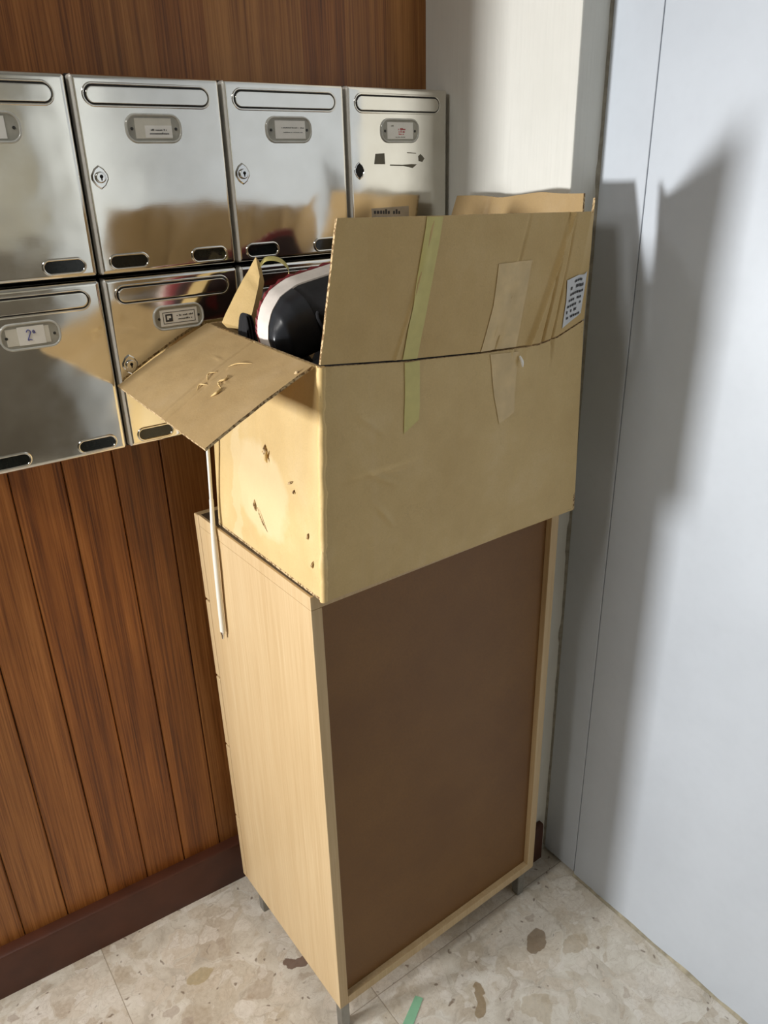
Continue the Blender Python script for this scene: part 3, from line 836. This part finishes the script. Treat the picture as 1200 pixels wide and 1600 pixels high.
# punctures with lifted paper on the left face
lf = wallfn('left')
def nick(u, v, a, l, w, mat='edge'):
    bm = bmesh.new(); c = lf(u, v); pts = []
    for k in range(9):
        s = -1 + 2 * k / 8
        pts.append(c + V((-.0022 * (1 - s * s) - .0003, -math.cos(a) * s * l, math.sin(a) * s * l)))
    tube(bm, pts, [max(.0004, w * (1 - (-1 + 2 * k / 8) ** 2)) for k in range(9)], 6)
    link('torn_paper', bm, mat, carton, 60)
nick(.575, .545, 1.9, .011, .0042); nick(.60, .53, 1.5, .009, .003, 'kraft_light'); nick(.455, .735, 1.75, .010, .0016); nick(.47, .745, 2.6, .007, .0018, 'kraft_light')
nick(.78, .47, .5, .008, .0018); nick(.80, .435, 1.2, .004, .0016); nick(.44, .245, 1.9, .010, .0024); nick(.51, .20, 2.3, .022, .0009); nick(.93, .15, 1.4, .006, .0016)
nick(.90, .27, 1.4, .005, .0018); nick(.55, .545, .6, .012, .0010, 'kraft_light')

# ================================================================== contents of the carton
r_, u_, b_ = (CAM_R @ V((1, 0, 0)), CAM_R @ V((0, 1, 0)), CAM_R @ V((0, 0, 1)))
def frame(tv, nv):
    Tv = (r_ * tv[0] + u_ * tv[1] + b_ * tv[2]).normalized()
    Nv = (r_ * nv[0] + u_ * nv[1] + b_ * nv[2]); Nv = (Nv - Tv * Nv.dot(Tv)).normalized()
    return Tv, Nv, Nv.cross(Tv)

# sneaker: local s along the length (0 heel .. 1 toe), n out of the sole, w sideways
def sneaker():
    toe = V((-.5075, -.220, 1.290))
    Tv, Nv, Wv = frame((-.80, -.50, .33), (-.564, .444, -.696))
    L = .285
    org = toe - Tv * L
    root = thing('sneaker', 'black sneaker with white midsole and dark red sole lying in the carton', 'shoe', tuple(org))
    def P(s, w, n): return org + Tv * (s * L) + Wv * w + Nv * (n + 0.030 * max(0, (s - .70) / .30) ** 2 * -1)
    def half(s):
        base = [(0, .024), (.04, .032), (.12, .036), (.35, .036), (.55, .043), (.72, .049), (.84, .046), (.92, .036), (.97, .023), (1, .008)]
        for (a, x), (b, y) in zip(base[:-1], base[1:]):
            if s <= b: return x + (y - x) * (s - a) / (b - a)
        return base[-1][1]
    N = 46
    S = [0.5 - .5 * math.cos(PI * i / N) for i in range(N + 1)]
    def outline(off, n, teeth=0.0):
        out = []
        for i, s in enumerate(S):
            h = half(s) + off + (teeth if i % 2 else 0)
            e = 1 + off / .14 * (1 if s > .5 else 1)
            out.append(P(.5 + (s - .5) * e, h, n))
        for i, s in reversed(list(enumerate(S))):
            h = half(s) + off + (teeth if i % 2 else 0)
            e = 1 + off / .14
            out.append(P(.5 + (s - .5) * e, -h, n))
        return out
    bm = bmesh.new(); loops(bm, [outline(-.002, 0.0), outline(.0042, .002), outline(.0040, .010), outline(.001, .013, .0022), outline(-.006, .0145, .0022)])
    # n grows from the upper towards the ground: white wall first, red tread outermost
    for v in bm.verts: pass
    bm.free()
    bm = bmesh.new(); loops(bm, [outline(-.004, -.030), outline(.0015, -.028), outline(.0035, -.016), outline(.0050, -.006), outline(.0045, 0), outline(-.003, .0005)])
    link('midsole', bm, 'rubber_white', root, 50)
    bm = bmesh.new(); loops(bm, [outline(-.004, -.001), outline(.0042, 0.0, .002), outline(.0048, .004, .003), outline(.0018, .009, .003), outline(-.006, .010, .001)])
    link('outsole', bm, 'rubber_red', root, 30)
    bm = bmesh.new(); loops(bm, [outline(-.005, .0085), outline(-.006, .0112), outline(-.012, .0115)]); link('tread', bm, 'tread', root, 30)
    def hgt(s):
        base = [(0, .078), (.10, .086), (.25, .080), (.40, .088), (.55, .078), (.70, .058), (.82, .048), (.92, .038), (1, .014)]
        for (a, x), (b, y) in zip(base[:-1], base[1:]):
            if s <= b: return x + (y - x) * (s - a) / (b - a)
        return base[-1][1]
    def section(s, grow=0.0):
        out = []
        for k in range(19):
            a = PI * k / 18
            ww = (half(s) + grow - .0005) * math.copysign(abs(math.cos(a)) ** .75, math.cos(a))
            hh = (hgt(s) + grow) * math.sin(a) ** .8
            out.append(P(s, ww, -.026 - hh))
        return out
    bm = bmesh.new(); loops(bm, [section(s) for s in [.004 + .990 * i / 40 for i in range(41)]]); link('upper', bm, 'black_mesh', root, 60)
    bm = bmesh.new(); loops(bm, [section(s, .0014) for s in [.76 + .236 * i / 18 for i in range(19)]]); link('toe_cap', bm, 'black_leather', root, 60)
    bm = bmesh.new()
    for k in range(5):
        s = .74 - .055 * k
        pts = [P(s + .012 * math.sin(a * 2), .024 * math.cos(a), -.026 - hgt(s) * 1.0 - .002 * math.sin(a)) for a in [PI * j / 8 for j in range(9)]]
        tube(bm, pts, .0026, 6)
    link('laces', bm, 'black_cloth', root, 60)
sneaker()

# tan folded card packet with a curl of yellow tape
def packet():
    A, Bv, C = frame((.34, .93, -.10), (-.25, .10, .95))
    # A long axis, Bv facing the viewer, C across
    base = V((-.502, -.170, 1.311))
    root = thing('card_packet', 'small tan card packet with a curl of yellow tape, behind the sneaker toe', 'packet', tuple(base))
    bm = bmesh.new()
    hw, hh, tk = .022, .090, .018
    def q(a, b, c): return base + A * a + C * c + Bv * b
    n = 14
    rings = []
    for i in range(n + 1):
        a = -.02 + hh * 1.1 * i / n; f = i / n
        w = hw * (1.0 - .58 * f ** 1.6); k = .0012 * ns((a * 60, 1, 2)); slope = .014 * f
        rings.append([q(a + slope * 1.0, k, w), q(a, k + .001, 0), q(a - slope, k, -w), q(a - slope, -tk, -w), q(a + slope, -tk, w)])
    loops(bm, rings)
    link('packet_body', bm, 'kraft_light', root, 30)
    bm = bmesh.new()
    top = q(hh * .98, -.004, 0)
    pts = spline([top + C * .0 + A * -.006, top + A * .006 + r_ * .006, top + r_ * .028 + u_ * .004, top + r_ * .042 - u_ * .010, top + r_ * .040 - u_ * .030], 6)
    wv = (b_ * .5 - u_ * .75 + r_ * .1).normalized()
    rings = [[p + wv * .0055, p - wv * .0055, p - wv * .0055 + b_ * -.0006, p + wv * .0055 + b_ * -.0006] for p in pts]
    loops(bm, rings); link('tape_curl', bm, 'mask_tape', root, 60)
packet()

# black garment filling the carton
def garment(name, label, cx, cy, ax, ay, z0, zh, mat, sd):
    root_loc = (cx, cy, z0)
    bm = bmesh.new(); n = 40
    top = [[None] * (n + 1) for _ in range(n + 1)]
    for i in range(n + 1):
        for j in range(n + 1):
            u, v = -1 + 2 * i / n, -1 + 2 * j / n
            e = max(0, 1 - max(abs(u), abs(v)) ** 6)
            x, y = cx + ax * u, cy + ay * v
            f = .5 + .5 * math.sin(14 * (u + .6 * v) + 4 * ns((x, y, sd), 8)) * .4 + ns((x, y, sd + 2), 10) * .6
            top[i][j] = bm.verts.new((x, y, z0 + (zh * (.6 + .4 * f)) * e))
    for i in range(n):
        for j in range(n):
            bm.faces.new((top[i][j], top[i + 1][j], top[i + 1][j + 1], top[i][j + 1]))
    per = [top[i][0] for i in range(n)] + [top[n][j] for j in range(n)] + [top[i][n] for i in range(n, 0, -1)] + [top[0][j] for j in range(n, 0, -1)]
    low = [bm.verts.new((v.co.x, v.co.y, z0 - .02)) for v in per]
    m = len(per)
    for k in range(m): bm.faces.new((per[k], low[k], low[(k + 1) % m], per[(k + 1) % m]))
    bm.faces.new(low)
    bmesh.ops.translate(bm, verts=bm.verts, vec=-V(root_loc))
    o = link(name, bm, mat, None, 60); o.location = root_loc
    o['label'] = label; o['category'] = 'clothing'
    return o
garment('garment', 'crumpled black garment under the sneaker inside the carton', -.315, -.285, .205, .15, .99, .315, 'black_cloth', 3)
garment('garment', 'dark plum cloth tucked in the near left corner of the carton', -.512, -.436, .022, .019, 1.20, .093, 'plum_cloth', 9)

garment('garment', 'small black cloth fold between the tan packet and the sneaker toe', -.503, -.196, .011, .018, 1.21, .118, 'black_cloth', 5)

# white cable hanging beside the cabinet
cab_root = thing('cable', 'white cable hanging down from under the left carton flap beside the cabinet', 'cable', (-.574, -.15, .738))
p_all = spline([(-.545, -.138, 1.2680), (-.558, -.137, 1.2480), (-.5615, -.134, 1.2000), (-.5615, -.130, 1.1123), (-.5655, -.127, 1.01), (-.5725, -.1350, .955), (-.5745, -.1345, .8961), (-.5745, -.129, .82), (-.5745, -.1255, .755)], 8)
k = next(i for i, p in enumerate(p_all) if p.z < 1.02)
bm = bmesh.new(); tube(bm, p_all[:k + 2], .0030, 10); link('cord', bm, 'white_plastic', cab_root, 60)
bm = bmesh.new(); tube(bm, p_all[k:], [.0036 + .0014 * min(1, i / 14) for i in range(len(p_all) - k)], 12); sl_ = link('sleeve', bm, 'white_plastic', cab_root, 60)
bm = bmesh.new(); tube(bm, [p_all[-1], p_all[-1] + V((0, .0012, -.006)), p_all[-1] + V((0, .0016, -.008)), p_all[-1] + V((0, .0030, -.017))], [.0042, .0040, .0026, .0022], 10); o = link('plug_tip', bm, 'chrome', cab_root, 60)

# scrap of green tape on the floor
bm = bmesh.new()
gp = []
GREEN = [V((-.4050,-.4580,0)), V((-.3961,-.4712,0)), V((-.4549,-.5073,0)), V((-.4725,-.4940,0))]
loops(bm, [[(p.x, p.y, z) for p in GREEN] for z in (0.0004, 0.0012)])
for v in bm.verts: v.co -= V((GREEN[3].x, GREEN[3].y, 0))
o = link('tape_scrap', bm, 'green_tape'); o.location = (GREEN[3].x, GREEN[3].y, 0)
o['label'] = 'short strip of pale green tape lying on the marble floor'; o['category'] = 'tape'
